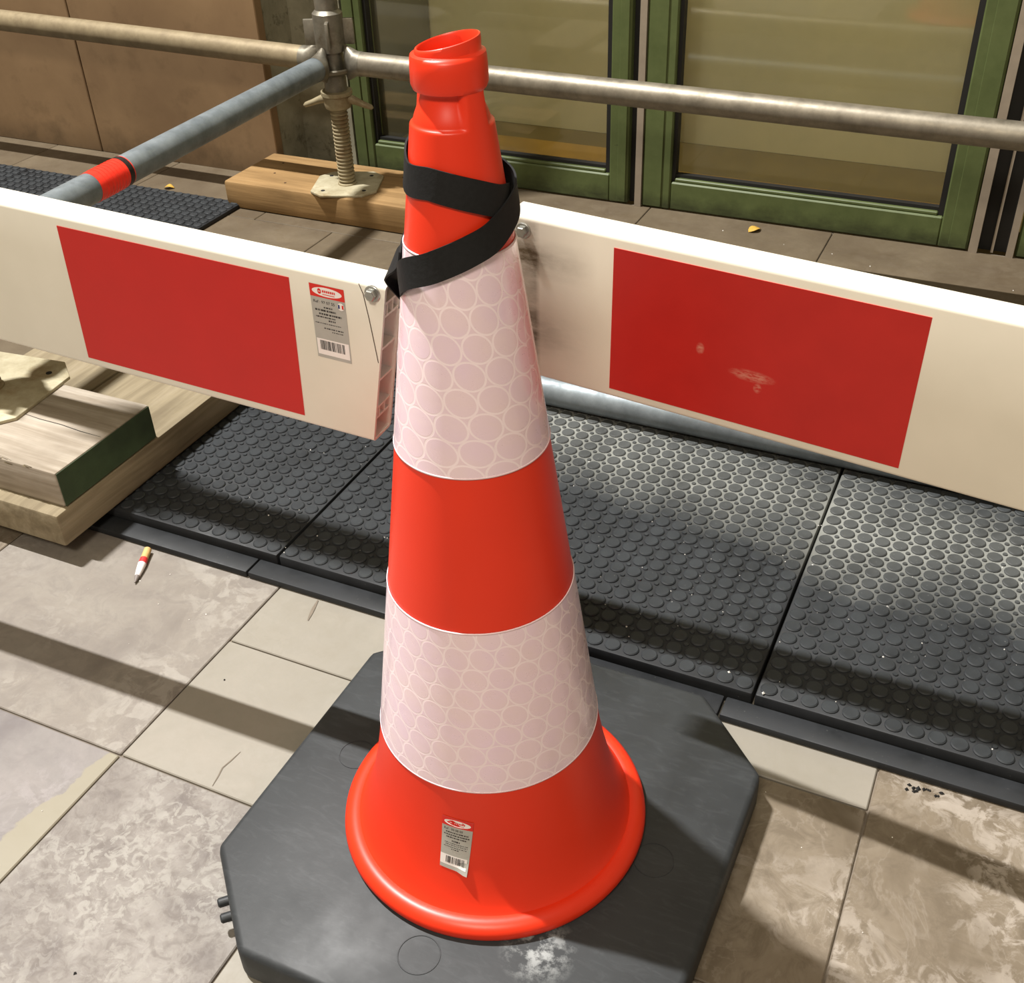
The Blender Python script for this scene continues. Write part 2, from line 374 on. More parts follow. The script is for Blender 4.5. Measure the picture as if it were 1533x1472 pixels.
def rod(name, a, b, r, m, parent=None, n=20, bev=0.0):
    a, b = Vector(a), Vector(b); x, y, z = frame_to(a, b); V, Fc = [], []; L = (b - a).length
    sec = [(0, r - bev), (bev, r), (L - bev, r), (L, r - bev)] if bev else [(0, r), (L, r)]
    for s, rr in sec:
        for k in range(n):
            t = 2 * PI * k / n; V.append(a + z * s + x * rr * math.cos(t) + y * rr * math.sin(t))
    for i in range(len(sec) - 1):
        for k in range(n): Fc.append((i * n + k, i * n + (k + 1) % n, (i + 1) * n + (k + 1) % n, (i + 1) * n + k))
    Fc.append(tuple(range(n))[::-1]); Fc.append(tuple(range((len(sec) - 1) * n, len(sec) * n)))
    return auto(obj(name, V, Fc, m, parent), 40)
def text_verts(s, size):
    c = bpy.data.curves.new('t', 'FONT'); c.body = s; c.size = size; c.align_x = 'LEFT'; c.resolution_u = 2
    o = bpy.data.objects.new('t', c); COL.objects.link(o)
    dg = bpy.context.evaluated_depsgraph_get(); dg.update(); me = o.evaluated_get(dg).to_mesh()
    V = [(v.co.x, v.co.y) for v in me.vertices]; Fc = [tuple(p.vertices) for p in me.polygons]
    o.evaluated_get(dg).to_mesh_clear(); bpy.data.objects.remove(o); bpy.data.curves.remove(c)
    return V, Fc

# ------------------------------------------------------------------ floor with stone tiles
floor = struct(box('floor', -3.2, 1.9, -1.9, 1.70, -0.06, -0.004, 'grout'))
def tile(x0, x1, y0, y1, m):
    g = 0.0011
    return box('tile', x0 + g, x1 - g, y0 + g, y1 - g, -0.012, random.uniform(-0.0006, 0.0), m, floor, bev=0.0012, seg=1)
tile(-0.86, -0.443, -0.07, 0.34, 'tile_grey'); tile(-1.28, -0.86, -0.07, 0.34, 'tile_brown')
tile(-0.443, -0.03, -0.07, 0.136, 'tile_beige'); tile(-0.443, -0.03, 0.136, 0.34, 'tile_beige')
tile(-0.03, 0.345, -0.07, 0.187, 'tile_brown'); tile(-0.03, 0.345, 0.187, 0.34, 'tile_beige')
tile(0.345, 0.76, -0.07, 0.34, 'tile_brown'); tile(0.76, 1.2, -0.07, 0.34, 'tile_brown')
tile(-0.86, -0.443, -0.48, -0.07, 'tile_grey_patch'); tile(-0.443, -0.175, -0.48, -0.07, 'tile_rough'); tile(-0.175, 0.24, -0.48, -0.07, 'tile_beige')
tile(0.24, 0.65, -0.48, -0.07, 'tile_brown'); tile(0.65, 1.2, -0.48, -0.07, 'tile_brown'); tile(-1.28, -0.86, -0.48, -0.07, 'tile_grey')
for i in range(7):
    for j in range(3):
        tile(-1.7 + 0.415 * i, -1.7 + 0.415 * (i + 1), -0.48 - 0.41 * (j + 1), -0.48 - 0.41 * j, random.choice(['tile_grey', 'tile_rough', 'tile_beige', 'tile_brown']))
for j, (y0, y1) in enumerate(((0.34, 0.75), (0.75, 1.03), (1.03, 1.31), (1.31, 1.69))):
    x = -3.06 + (0.0, 0.2, -0.02, 0.18)[j]
    while x < 1.6:
        tile(x, x + 0.41, y0, y1 if not (j == 3 and x + 0.41 < -1.32) else 1.56, 'tile_back'); x += 0.41
for i in range(3): tile(-1.70 - 0.41 * (i + 1) + 0.42, -1.70 - 0.41 * i + 0.42, -0.07, 0.34, 'tile_grey')
for i in range(1): tile(1.2, 1.61, -0.48, 0.34, 'tile_brown')

def hairline(pix, wd):
    P_ = [Vector(atz(x, y, 0.0)) for x, y in pix]; V, Fc = [], []
    for i, p in enumerate(P_):
        t = (P_[min(i + 1, len(P_) - 1)] - P_[max(i - 1, 0)]).normalized(); n_ = Vector((-t.y, t.x, 0)); w_ = wd * (0.4 if i in (0, len(P_) - 1) else 1)
        V += [(p.x - n_.x * w_, p.y - n_.y * w_, 0.0004), (p.x + n_.x * w_, p.y + n_.y * w_, 0.0004)]
    for i in range(len(P_) - 1): Fc.append((2 * i, 2 * i + 1, 2 * i + 3, 2 * i + 2))
    obj('crack', V, Fc, 'grout', floor)
hairline([(360, 1126), (347, 1138), (333, 1150), (327, 1162), (318, 1177)], 0.0008)
hairline([(476, 899), (470, 910), (466, 918), (461, 929)], 0.0022)

# ------------------------------------------------------------------ left wall of stone slabs, concrete pier
WY = 1.56
wall = struct(box('wall_left', -3.2, -1.341, WY + 0.012, 2.05, -0.004, 2.2, 'concrete'))
for x0, x1 in ((-1.905, -1.338), (-2.53, -1.909), (-3.16, -2.534)):
    for z0, z1 in ((-0.002, 0.92), (0.924, 1.85)):
        box('stone_slab', x0, x1, WY, WY + 0.028, z0, z1, 'wall_stone', wall, bev=0.002, seg=1)
struct(box('wall_back', -1.341, -1.196, 1.69, 2.05, -0.004, 2.2, 'concrete'))
struct(box('wall_right', 0.95, 1.9, 1.69, 2.05, -0.004, 2.2, 'wall_stone'))

# ------------------------------------------------------------------ green glazed windows
GY = 1.69
def window(name, x0, x1, pl, pr, zb, ztop=1.35, sill=0.075):
    root = struct(empty(name, (0.5 * (x0 + x1), GY, 0)))
    off = Vector((0.5 * (x0 + x1), GY, 0))
    def bx(n, a, b, c, d, e, f, m, bev=0.0, par=None):
        return box(n, a - off.x, b - off.x, c - off.y, d - off.y, e, f, m, par or root, bev, 1)
    bx('stile', x0, pl, GY, GY + 0.05, 0.0, ztop, 'frame_green', 0.003)
    bx('stile', pr, x1, GY, GY + 0.05, 0.0, ztop, 'frame_green', 0.003)
    bx('bottom_rail', pl, pr, GY + 0.002, GY + 0.05, 0.0, sill - 0.012, 'frame_green', 0.003)
    bx('top_rail', pl, pr, GY + 0.002, GY + 0.05, ztop - 0.07, ztop, 'frame_green', 0.003)
    # glazing beads
    bx('glazing_bead', pl, pl + 0.008, GY + 0.010, GY + 0.03, sill - 0.012, ztop - 0.07, 'gasket_black')
    bx('glazing_bead', pr - 0.012, pr, GY + 0.010, GY + 0.03, sill - 0.012, ztop - 0.07, 'gasket_black')
    bx('glazing_bead', pl + 0.008, pr - 0.012, GY + 0.006, GY + 0.03, sill - 0.012, sill - 0.004, 'frame_green', 0.002)
    bx('glazing_bead', pl + 0.008, pr - 0.012, GY + 0.014, GY + 0.03, sill - 0.004, sill + 0.003, 'gasket_black')
    bx('pane', pl + 0.004, pr - 0.004, GY + 0.031, GY + 0.035, sill - 0.012, ztop - 0.068, 'window_glass')
    # raised edging line on the stiles
    bx('stile_moulding', x0 + 0.004, pl - 0.020, GY - 0.003, GY, 0.004, ztop, 'frame_green', 0.001)
    bx('stile_moulding', pr + 0.020, x1 - 0.004, GY - 0.003, GY, 0.004, ztop, 'frame_green', 0.001)
    return root
window('window_1', -1.192, -0.478, -1.140, -0.522, 0)
w2 = window('window_2', -0.443, 0.262, -0.377, 0.203, 0)
window('window_3', 0.352, 0.95, 0.415, 0.885, 0)
struct(box('trim_1', -0.458, -0.443, GY - 0.006, GY + 0.05, 0.0, 1.35, 'alu_strip'))
struct(box('trim_2', 0.264, 0.281, GY - 0.006, GY + 0.05, 0.0, 1.35, 'alu_strip'))
struct(box('trim_3', 0.336, 0.350, GY - 0.006, GY + 0.05, 0.0, 1.35, 'alu_strip'))
struct(box('trim_4', -0.478, -0.458, GY + 0.02, GY + 0.06, 0.0, 1.35, 'gasket_black'))
struct(box('trim_5', 0.281, 0.336, GY + 0.02, GY + 0.06, 0.0, 1.35, 'gasket_black'))
struct(box('trim_6', 0.306, 0.311, GY + 0.008, GY + 0.02, 0.0, 1.35, 'alu_strip'))
struct(box('trim_7', -1.25, 0.96, GY, GY + 0.08, 1.352, 1.42, 'frame_green'))
# the room behind the glass
struct(box('floor_interior', -1.30, 1.0, GY + 0.06, 2.36, -0.03, 0.030, 'inner_olive'))
struct(box('wall_interior', -1.30, 1.0, 2.045, 2.075, 0.031, 1.5, 'inner_cream'))
tag(box('floor_board', -1.02, -0.46, 1.765, 1.905, 0.031, 0.046, 'inner_ochre', bev=0.002), 'wide ochre floor board behind the window glass beside the cone', 'board')
tag(box('floor_board', -0.42, 0.26, 1.765, 1.815, 0.031, 0.044, 'inner_ochre', bev=0.002), 'narrow ochre floor board behind the middle green window', 'board')
tag(box('partition_panel', -1.19, -1.15, 1.78, 2.03, 0.031, 1.3, 'inner_grey', bev=0.002), 'grey partition panel edge standing behind the glass near the scaffold post', 'panel')

# ------------------------------------------------------------------ studded rubber mats
P = 0.0233
def stud_mesh(r, h, n):
    prof = [(r, 0.0), (r, h * 0.55), (r * 0.86, h)]; V, Fc = lathe(prof, n); disc_cap(V, Fc, n, 2 * n); return V, Fc
sv, sf = stud_mesh(0.0099, 0.0026, 14); STUD = mesh('stud', sv, sf); STUD.materials.append(MATS['mat_stud'])
STUD.set_sharp_from_angle(angle=math.radians(25))
dv, df_ = stud_mesh(0.0033, 0.0018, 8)
MT = 0.025
def rubber_mat(x0, y0, wx, wy, label, lip, limit=300, MT=MT):
    cx, cy = x0 + wx / 2, y0 + wy / 2
    root = empty('rubber_mat', (cx, cy, 0)); tag(root, label, 'mat', 'studded black rubber mats')
    g = 0.0016
    box('mat_slab', -wx / 2 + g, wx / 2 - g, -wy / 2 + g, wy / 2 - g, 0.0, MT, 'mat_rubber', root, bev=0.003)
    if lip: box('mat_lip', -wx / 2 + lip, wx / 2 + lip - 0.0025, -wy / 2 - 0.030, -wy / 2 + 0.0012, 0.0, 0.0105, 'mat_rubber', root, bev=0.002)
    nx, ny = int(wx / P), int(wy / P); ox, oy = -(nx - 1) * P / 2, -(ny - 1) * P / 2
    pts = []
    for j in range(ny):
        for i in range(nx):
            x, y = ox + i * P, oy + j * P; q = RM @ (np.array([cx + x, cy + y, MT]) - CAM)
            u, v = PX + F * q[0] / q[2], PY + F * q[1] / q[2]
            pts.append((0 if (-20 < u < 1553 and -20 < v < 1492) else 1, q[2], x, y))
    pts.sort()
    for _, _, x, y in pts[:limit]:
        o = bpy.data.objects.new('stud', STUD); COL.objects.link(o); o.parent = root; o.location = (x, y, MT - 0.0002)
    V, Fc = [], []
    for _, _, x, y in pts[limit:]:
        b = len(V); V += [(a + x, c + y, e + MT - 0.0002) for a, c, e in sv]; Fc += [tuple(k + b for k in f) for f in sf]
    if V:
        o = obj('studs', V, Fc, 'mat_stud', root); o['kind'] = 'stuff'
    V, Fc = [], []
    for j in range(ny - 1):
        for i in range(nx - 1):
            x, y = ox + (i + .5) * P, oy + (j + .5) * P; b = len(V)
            V += [(a + x, c + y, e + MT - 0.0002) for a, c, e in dv]; Fc += [tuple(k + b for k in f) for f in df_]
    o = obj('small_studs', V, Fc, 'mat_stud', root); o['kind'] = 'stuff'
    return root
MW = 0.658
rubber_mat(-0.463 - MW, 0.277, MW, 0.66, 'black studded rubber mat lying under the stacked timber planks', -0.030)
rubber_mat(-0.463, 0.277, MW, 0.66, 'black studded rubber mat running behind the traffic cone', -0.030)
rubber_mat(0.195, 0.277, MW, 0.66, 'black studded rubber mat with dusty gaps under the clean end of the scratched board', -0.030)
rubber_mat(-1.31 - MW, 0.71, MW, 0.66, 'dark rubber mat in shade beside the far timber plank', 0, limit=120, MT=0.010)
rubber_mat(-1.31 - 2 * MW, 0.71, MW, 0.66, 'dark rubber mat at the foot of the stone wall, farther from the far plank', 0, limit=120, MT=0.010)

# ------------------------------------------------------------------ timber planks
def plank(x0, x1, y0, y1, z0, z1, m, label, group=None, bev=0.004):
    cx, cy = (x0 + x1) / 2, (y0 + y1) / 2
    root = empty('timber_plank', (cx, cy, z0)); tag(root, label, 'plank', group)
    o = box('plank_body', x0 - cx, x1 - cx, y0 - cy, y1 - cy, 0, z1 - z0, m, root, bev=bev)
    return root
SZ = MT + 0.0026
PZ1, PZ2 = SZ + 0.0525, SZ + 0.0525 + 0.0565
plank(-0.936, -0.7435, 0.178, 0.86, SZ, PZ1, 'plank_tan', 'tan timber plank on the mats, its corner under the green-ended plank')
plank(-1.132, -0.939, 0.20, 0.84, SZ, PZ1, 'plank_tan', 'tan timber plank on the mats, farther from the cone and half hidden')
up = plank(-1.75, -0.7465, 0.199, 0.392, PZ1, PZ2, 'plank_weathered', 'weathered grey plank with green painted end under the near jack')
H2 = PZ2 - PZ1
box('painted_end', 0.50175, 0.50265, -0.0945, 0.0945, 0.002, H2 - 0.002, 'end_paint_green', up)['label'] = 'dark green painted plank end'
# splintered front edge and a drying crack
V, Fc = [], []
rnd = random.Random(3)
for i in range(26):
    x = 0.495 - 0.0052 * i + rnd.uniform(-.002, .002); l = rnd.uniform(0.006, 0.016); z = H2 - rnd.uniform(0.0, 0.016 if i < 6 else 0.004); y = -0.0965 + rnd.uniform(-0.0008, 0.005)
    b = len(V); h = rnd.uniform(0.0006, 0.0016)
    V += [(x, y, z - h), (x - l, y - 0.0008, z - h * .6), (x - l, y, z + h), (x, y - 0.001, z + h)]; Fc.append((b, b + 1, b + 2, b + 3))
    V += [(x, y + .002, z - h), (x - l, y + .0012, z - h * .6), (x - l, y + .002, z + h * .8), (x, y + .001, z + h * .8)]; b += 4; Fc.append((b, b + 1, b + 2, b + 3))
o = obj('splinters', V, Fc, 'plank_tan', up); o['kind'] = 'stuff'
def crack(name, pts, wdt, par, m='dark_hole', h=0.0004):
    V, Fc = [], []
    for i, (x, y, z) in enumerate(pts):
        ww = wdt * (0.3 if i in (0, len(pts) - 1) else 1)
        V += [(x, y - ww, z), (x, y + ww, z), (x, y + ww, z + h), (x, y - ww, z + h)]
    for i in range(len(pts) - 1):
        a, b = 4 * i, 4 * i + 4
        for k in range(4): Fc.append((a + k, a + (k + 1) % 4, b + (k + 1) % 4, b + k))
    Fc += [(3, 2, 1, 0), tuple(range(len(V) - 4, len(V)))]
    return obj(name, V, Fc, m, par)
crack('crack', [(0.497, 0.000, H2 - .0002), (0.46, 0.0005, H2 - .0002), (0.42, 0.004, H2 - .0002), (0.38, 0.004, H2 - .0002), (0.33, 0.008, H2 - .0002)], 0.0007, up)
FP0, FPZ = (-1.345, -0.81, 1.352, 1.556), 0.063
fp = plank(FP0[0], FP0[1], FP0[2], FP0[3], 0.0, FPZ, 'plank_far', 'tan timber plank with weathered top under the far scaffold jack', bev=0.007)
for dx, dy in ((-0.20, 0.045), (-0.12, -0.065), (-0.18, -0.02), (0.12, 0.06)): rod('nail_head', (dx, dy, FPZ - 0.001), (dx, dy, FPZ + 0.0006), 0.0028, 'nail_rust', fp, 10)

# ------------------------------------------------------------------ scaffold: jacks, posts, ledgers
def jack(x, y, z0, top, label, rot=0.0, h=0.075):
    root = empty('base_jack', (x, y, z0)); tag(root, label, 'scaffold jack', 'scaffold base jacks'); root.rotation_euler.z = rot
    c = 0.37 * h
    pts = [(-h + c, -h), (h - c, -h), (h, -h + c), (h, h - c), (h - c, h), (-h + c, h), (-h, h - c), (-h, -h + c)]
    pl = prism('base_plate', pts, 0.0, 0.0055, 'jack_plate', root, bev=0.0012)
    for sx, sy in ((-1, -1), (1, -1), (1, 1), (-1, 1)): rod('bolt_hole', (sx * h * 0.62, sy * h * 0.62, 0.004), (sx * h * 0.62, sy * h * 0.62, 0.0060), 0.0048, 'dark_hole', pl, 12)
    prof = [(0.0215, 0.0050), (0.0215, 0.008), (0.0175, 0.010)]; z = 0.010; pit = 0.0082
    while z < top:
        prof += [(0.0152, z), (0.0158, z + 0.0018), (0.0190, z + 0.0034), (0.0190, z + 0.0060), (0.0158, z + 0.0076)]; z += pit
    V, Fc = lathe(prof, 24); auto(obj('threaded_rod', V, Fc, 'jack_steel', root), 50)
    # wing nut
    V, Fc = lathe([(0.019, top - 0.030), (0.027, top - 0.030), (0.0295, top - 0.022), (0.0295, top - 0.004), (0.034, top - 0.002), (0.034, top + 0.006), (0.022, top + 0.008)], 24)
    nt_ = auto(obj('wing_nut', V, Fc, 'jack_steel', root), 40)
    for s in (1, -1):
        ang = -0.15 + (0 if s > 0 else PI); ca, sa = math.cos(ang), math.sin(ang); V, Fc = [], []
        for d, wz, wy, dz in ((0.024, 0.011, 0.010, -0.006), (0.040, 0.009, 0.0085, -0.010), (0.060, 0.0068, 0.0075, -0.018), (0.076, 0.0055, 0.007, -0.023), (0.080, 0.002, 0.003, -0.024)):
            for k in range(10):
                t = 2 * PI * k / 10; q = wy * math.cos(t); V.append((ca * d - sa * q, sa * d + ca * q, top - 0.004 + dz + wz * math.sin(t)))
        for i in range(4):
            for k in range(10): Fc.append((i * 10 + k, i * 10 + (k + 1) % 10, (i + 1) * 10 + (k + 1) % 10, (i + 1) * 10 + k))
        Fc.append(tuple(range(40, 50))); auto(obj('wing', V, Fc, 'jack_steel', nt_), 60)
    return root
TR = 0.02415
FX, FY, LZ = -1.052, 1.425, 0.335
NX, NY = -1.000, 0.335
jack(FX, FY, FPZ, 0.205, 'rusty screw jack standing on the far plank by the green window', 0.35)
jack(NX, NY, PZ2, 0.135, 'screw jack with steel base plate on the weathered near plank', 0.10, 0.098)
def post(x, y, z0, z1, label, cups):
    root = empty('scaffold_post', (x, y, z0)); tag(root, label, 'scaffold post', 'scaffold posts')
    tube('post_tube', (0, 0, 0), (0, 0, z1 - z0), TR, 'cast_steel', root)
    for cz in cups:
        c = cz - z0
        V, Fc = lathe([(TR, -0.014), (0.030, -0.014), (0.044, -0.006), (0.046, 0.0), (0.044, 0.003), (0.036, -0.004), (TR, -0.006)], 32)
        auto(obj('cup_ring', V, Fc, 'cast_steel', root, ), 35).location = (0, 0, c - 0.012)
        V, Fc = lathe([(TR, 0.0), (0.0315, 0.0), (0.0315, 0.075), (TR, 0.082)], 32); auto(obj('sleeve', V, Fc, 'cast_steel', root), 35).location = (0, 0, c + 0.022)
        for ang in (2.5, 3.6, 0.4, 5.2):
            o = box('wedge_plate', 0.026, 0.052, -0.004, 0.004, 0.0, 0.052, 'cast_steel', root, bev=0.0015); o.location = (0, 0, c + 0.034); o.rotation_euler.z = ang
    return root
post(FX, FY, FPZ + 0.205 + 0.006, 1.9, 'steel scaffold post above the far screw jack', (LZ, 1.3))
post(NX, NY, PZ2 + 0.135 + 0.006, 1.9, 'steel scaffold post above the near screw jack', (LZ + 0.006, 1.03))
def ledger(a, b, m, label, ends=(True, True), gap=0.0545):
    a, b = Vector(a), Vector(b); d = (b - a).normalized(); root = empty('ledger_tube', a); tag(root, label, 'scaffold tube', 'scaffold ledger tubes')
    L = (b - a).length; s0 = gap if ends[0] else 0; s1 = L - (gap if ends[1] else 0)
    tube('tube', d * (s0 + 0.012), d * (s1 - 0.012), TR, m, root)
    for on, s, sg in ((ends[0], s0, 1), (ends[1], s1, -1)):
        if not on: continue
        # forged claw: tapers from the tube to two upright lips
        x, y, z = frame_to(Vector((0, 0, 0)), d * sg); V, Fc = [], []
        st = ((0.020, 0.0248, 0.0248), (0.004, 0.0252, 0.0252), (-0.006, 0.018, 0.031), (-0.016, 0.0115, 0.036), (-0.0205, 0.009, 0.034))
        for dd, rx, ry in st:
            for k in range(20):
                t = 2 * PI * k / 20; V.append(d * (s + sg * dd) + x * rx * math.cos(t) + y * ry * math.sin(t))
        for i in range(4):
            for k in range(20): Fc.append((i * 20 + k, i * 20 + (k + 1) % 20, (i + 1) * 20 + (k + 1) % 20, (i + 1) * 20 + k))
        Fc.append(tuple(range(80, 100))); auto(obj('claw_end', V, Fc, 'cast_steel', root), 40)
    return root
ledger((FX, FY, LZ), (1.75, FY, LZ - 0.0215), 'galvanised', 'shiny galvanised ledger tube crossing in front of the green windows', (True, False))
ledger((FX, FY, LZ), (-2.9, FY, LZ + 0.035), 'galvanised_brown', 'dull brown ledger tube along the stone wall', (True, False))
lt = ledger((FX, FY, LZ), (NX, NY, LZ + 0.006), 'galvanised_blue', 'blue grey scaffold tube with a red tape wrap between both posts', (True, True))
# handrail ledger of the scaffold bay, above the picture; it casts the straight shade line on the mats
ledger((NX, NY, 1.03), (1.75, NY, 1.03), 'galvanised', 'upper galvanised ledger tube fixed to the near post', (True, False))
d = (Vector((NX, NY, LZ + 0.006)) - Vector((FX, FY, LZ))); L = d.length; dn = d.normalized()
s0 = 0.700; s1 = s0 + 0.084
tp = rod('tape_wrap', dn * s0, dn * s1, TR + 0.0007, 'tape_red', lt, 32)
rod('tape_stripe', dn * (s0 + 0.002), dn * (s0 + 0.013), TR + 0.0010, 'tape_black', tp, 32)
for k in range(7): rod('tape_crease', dn * (s0 + 0.020 + 0.008 * k), dn * (s0 + 0.0215 + 0.008 * k), TR + 0.0012, 'tape_red', tp, 28)
lo = empty('scaffold_tube', (-0.75, 0.779, SZ + TR)); tag(lo, 'galvanised steel tube lying on the mats below the right board', 'scaffold tube')
tube('tube', (0, 0, 0), (2.3, 0.0, 0), TR, 'galvanised_blue', lo)
rod('end_plug', (0.004, 0, 0), (0.012, 0, 0), TR - 0.0034, 'dark_hole', lo)

# ------------------------------------------------------------------ barrier boards
BT = 0.031
def rrect(y0, y1, z0, z1, r, k=4):
    pts = []
    for cx, cz, a0 in ((y1 - r, z1 - r, 0), (y0 + r, z1 - r, PI / 2), (y0 + r, z0 + r, PI), (y1 - r, z0 + r, 1.5 * PI)):
        for i in range(k + 1):
            a = a0 + PI / 2 * i / k; pts.append((cx + r * math.cos(a), cz + r * math.sin(a)))
    return pts
ZT, ZB = 0.0105, -0.1455
def board(name, o, ux, uz, x0, x1, cut0, cut1, mshell, label):
    x = Vector(ux).normalized(); z = Vector(uz); z = (z - z.dot(x) * x).normalized(); y = z.cross(x)
    root = empty(name, o); root.matrix_world = Matrix.Translation(Vector(o)) @ Matrix((x, y, z)).transposed().to_4x4()
    tag(root, label, 'barrier board', 'red and white barrier boards')
    def e0(zz): return x0 + cut0 * (ZT - zz)
    def e1(zz): return x1 - cut1 * (ZT - zz)
    V, Fc = [], []
    out = rrect(0, BT, ZB, ZT, 0.004); inn = rrect(0.0028, BT - 0.0028, ZB + 0.0028, ZT - 0.0028, 0.0015); n = len(out)
    for ring, e in ((out, e0), (out, e1), (inn, e1), (inn, e0)):
        for yy, zz in ring: V.append((e(zz), yy, zz))
    for i in range(4):
        j = (i + 1) % 4
        for k in range(n): Fc.append((i * n + k, i * n + (k + 1) % n, j * n + (k + 1) % n, j * n + k))
    auto(obj('hollow_shell', V, Fc, mshell, root), 40)
    def slab(nm, y0, y1, z0, z1):
        V = []
        for zz in (z0, z1):
            V += [(e0(zz) + .002, y0, zz), (e1(zz) - .002, y0, zz), (e1(zz) - .002, y1, zz), (e0(zz) + .002, y1, zz)]
        obj(nm, V, [(0, 3, 2, 1), (4, 5, 6, 7), (0, 1, 5, 4), (1, 2, 6, 5), (2, 3, 7, 6), (3, 0, 4, 7)], mshell, root)
    for zz in (-0.0085, -0.021, -0.052, -0.083, -0.112, -0.123): slab('inner_rib', 0.0028, BT - 0.0028, zz - 0.0012, zz + 0.0012)
    for yy in (0.010, 0.019):
        for z0, z1 in ((-0.0198, -0.0097), (-0.1218, -0.1132)): slab('inner_web', yy - 0.0008, yy + 0.0008, z0, z1)
    return root
def flat(name, x0, x1, z0, z1, m, par, y=-0.0006, t=0.0005):
    return box(name, x0, x1, y, y + t, z0, z1, m, par)
def bolt(par, x, z):
    V, Fc = lathe([(0.0, 0.0), (0.0082, 0.0), (0.0082, 0.0012), (0.0075, 0.0016)], 24); 
    b = rod('bolt_washer', (x, -0.0016, z), (x, 0.0006, z), 0.0072, 'bolt_zinc', par, 24, 0.0004)
    rod('bolt_head', (x, -0.0062, z), (x, -0.0014, z), 0.0050, 'bolt_zinc', b, 6, 0.0006)
LB = board('barrier_board', (-0.4385, 0.0465, 0.5905), (0.999, 0.011, -0.043), (0.043, 0.008, 0.999), -0.62, 0.341, 0.0, 0.142, 'board_pvc', 'white barrier board with red panel, silver sticker and open hollow end')
flat('red_panel', 0.0, 0.248, -0.136, 0.0, 'red_film', LB); flat('red_panel', -0.50, -0.248, -0.136, 0.0, 'red_film', LB)
bolt(LB, 0.3285, 0.0022)
RB = board('barrier_board', (0.0515, 0.173, 0.593), (0.995, -0.097, -0.018), (0.017, -0.014, 1.0), -0.103, 0.84, 0.10, 0.0, 'board_pvc_dirty', 'white barrier board with scratched red panel and smudged bolted end')
flat('red_panel', 0.0, 0.260, -0.136, 0.0, 'red_film_scratched', RB); flat('red_panel', 0.50, 0.76, -0.136, 0.0, 'red_film_scratched', RB)
bolt(RB, -0.087, -0.0025)
# hairline scored across the bolted corner
V, Fc = [], []; pts = [(0.309, 0.0085), (0.316, 0.0085), (0.3195, 0.000), (0.3235, -0.022), (0.327, -0.045), (0.3295, -0.062)]
for i, (x, z) in enumerate(pts): V += [(x - 0.0004, -0.0003, z), (x + 0.0004, -0.0003, z)]
for i in range(len(pts) - 1): Fc.append((2 * i, 2 * i + 1, 2 * i + 3, 2 * i + 2))
obj('score_line', V, Fc, 'nail_rust', LB)

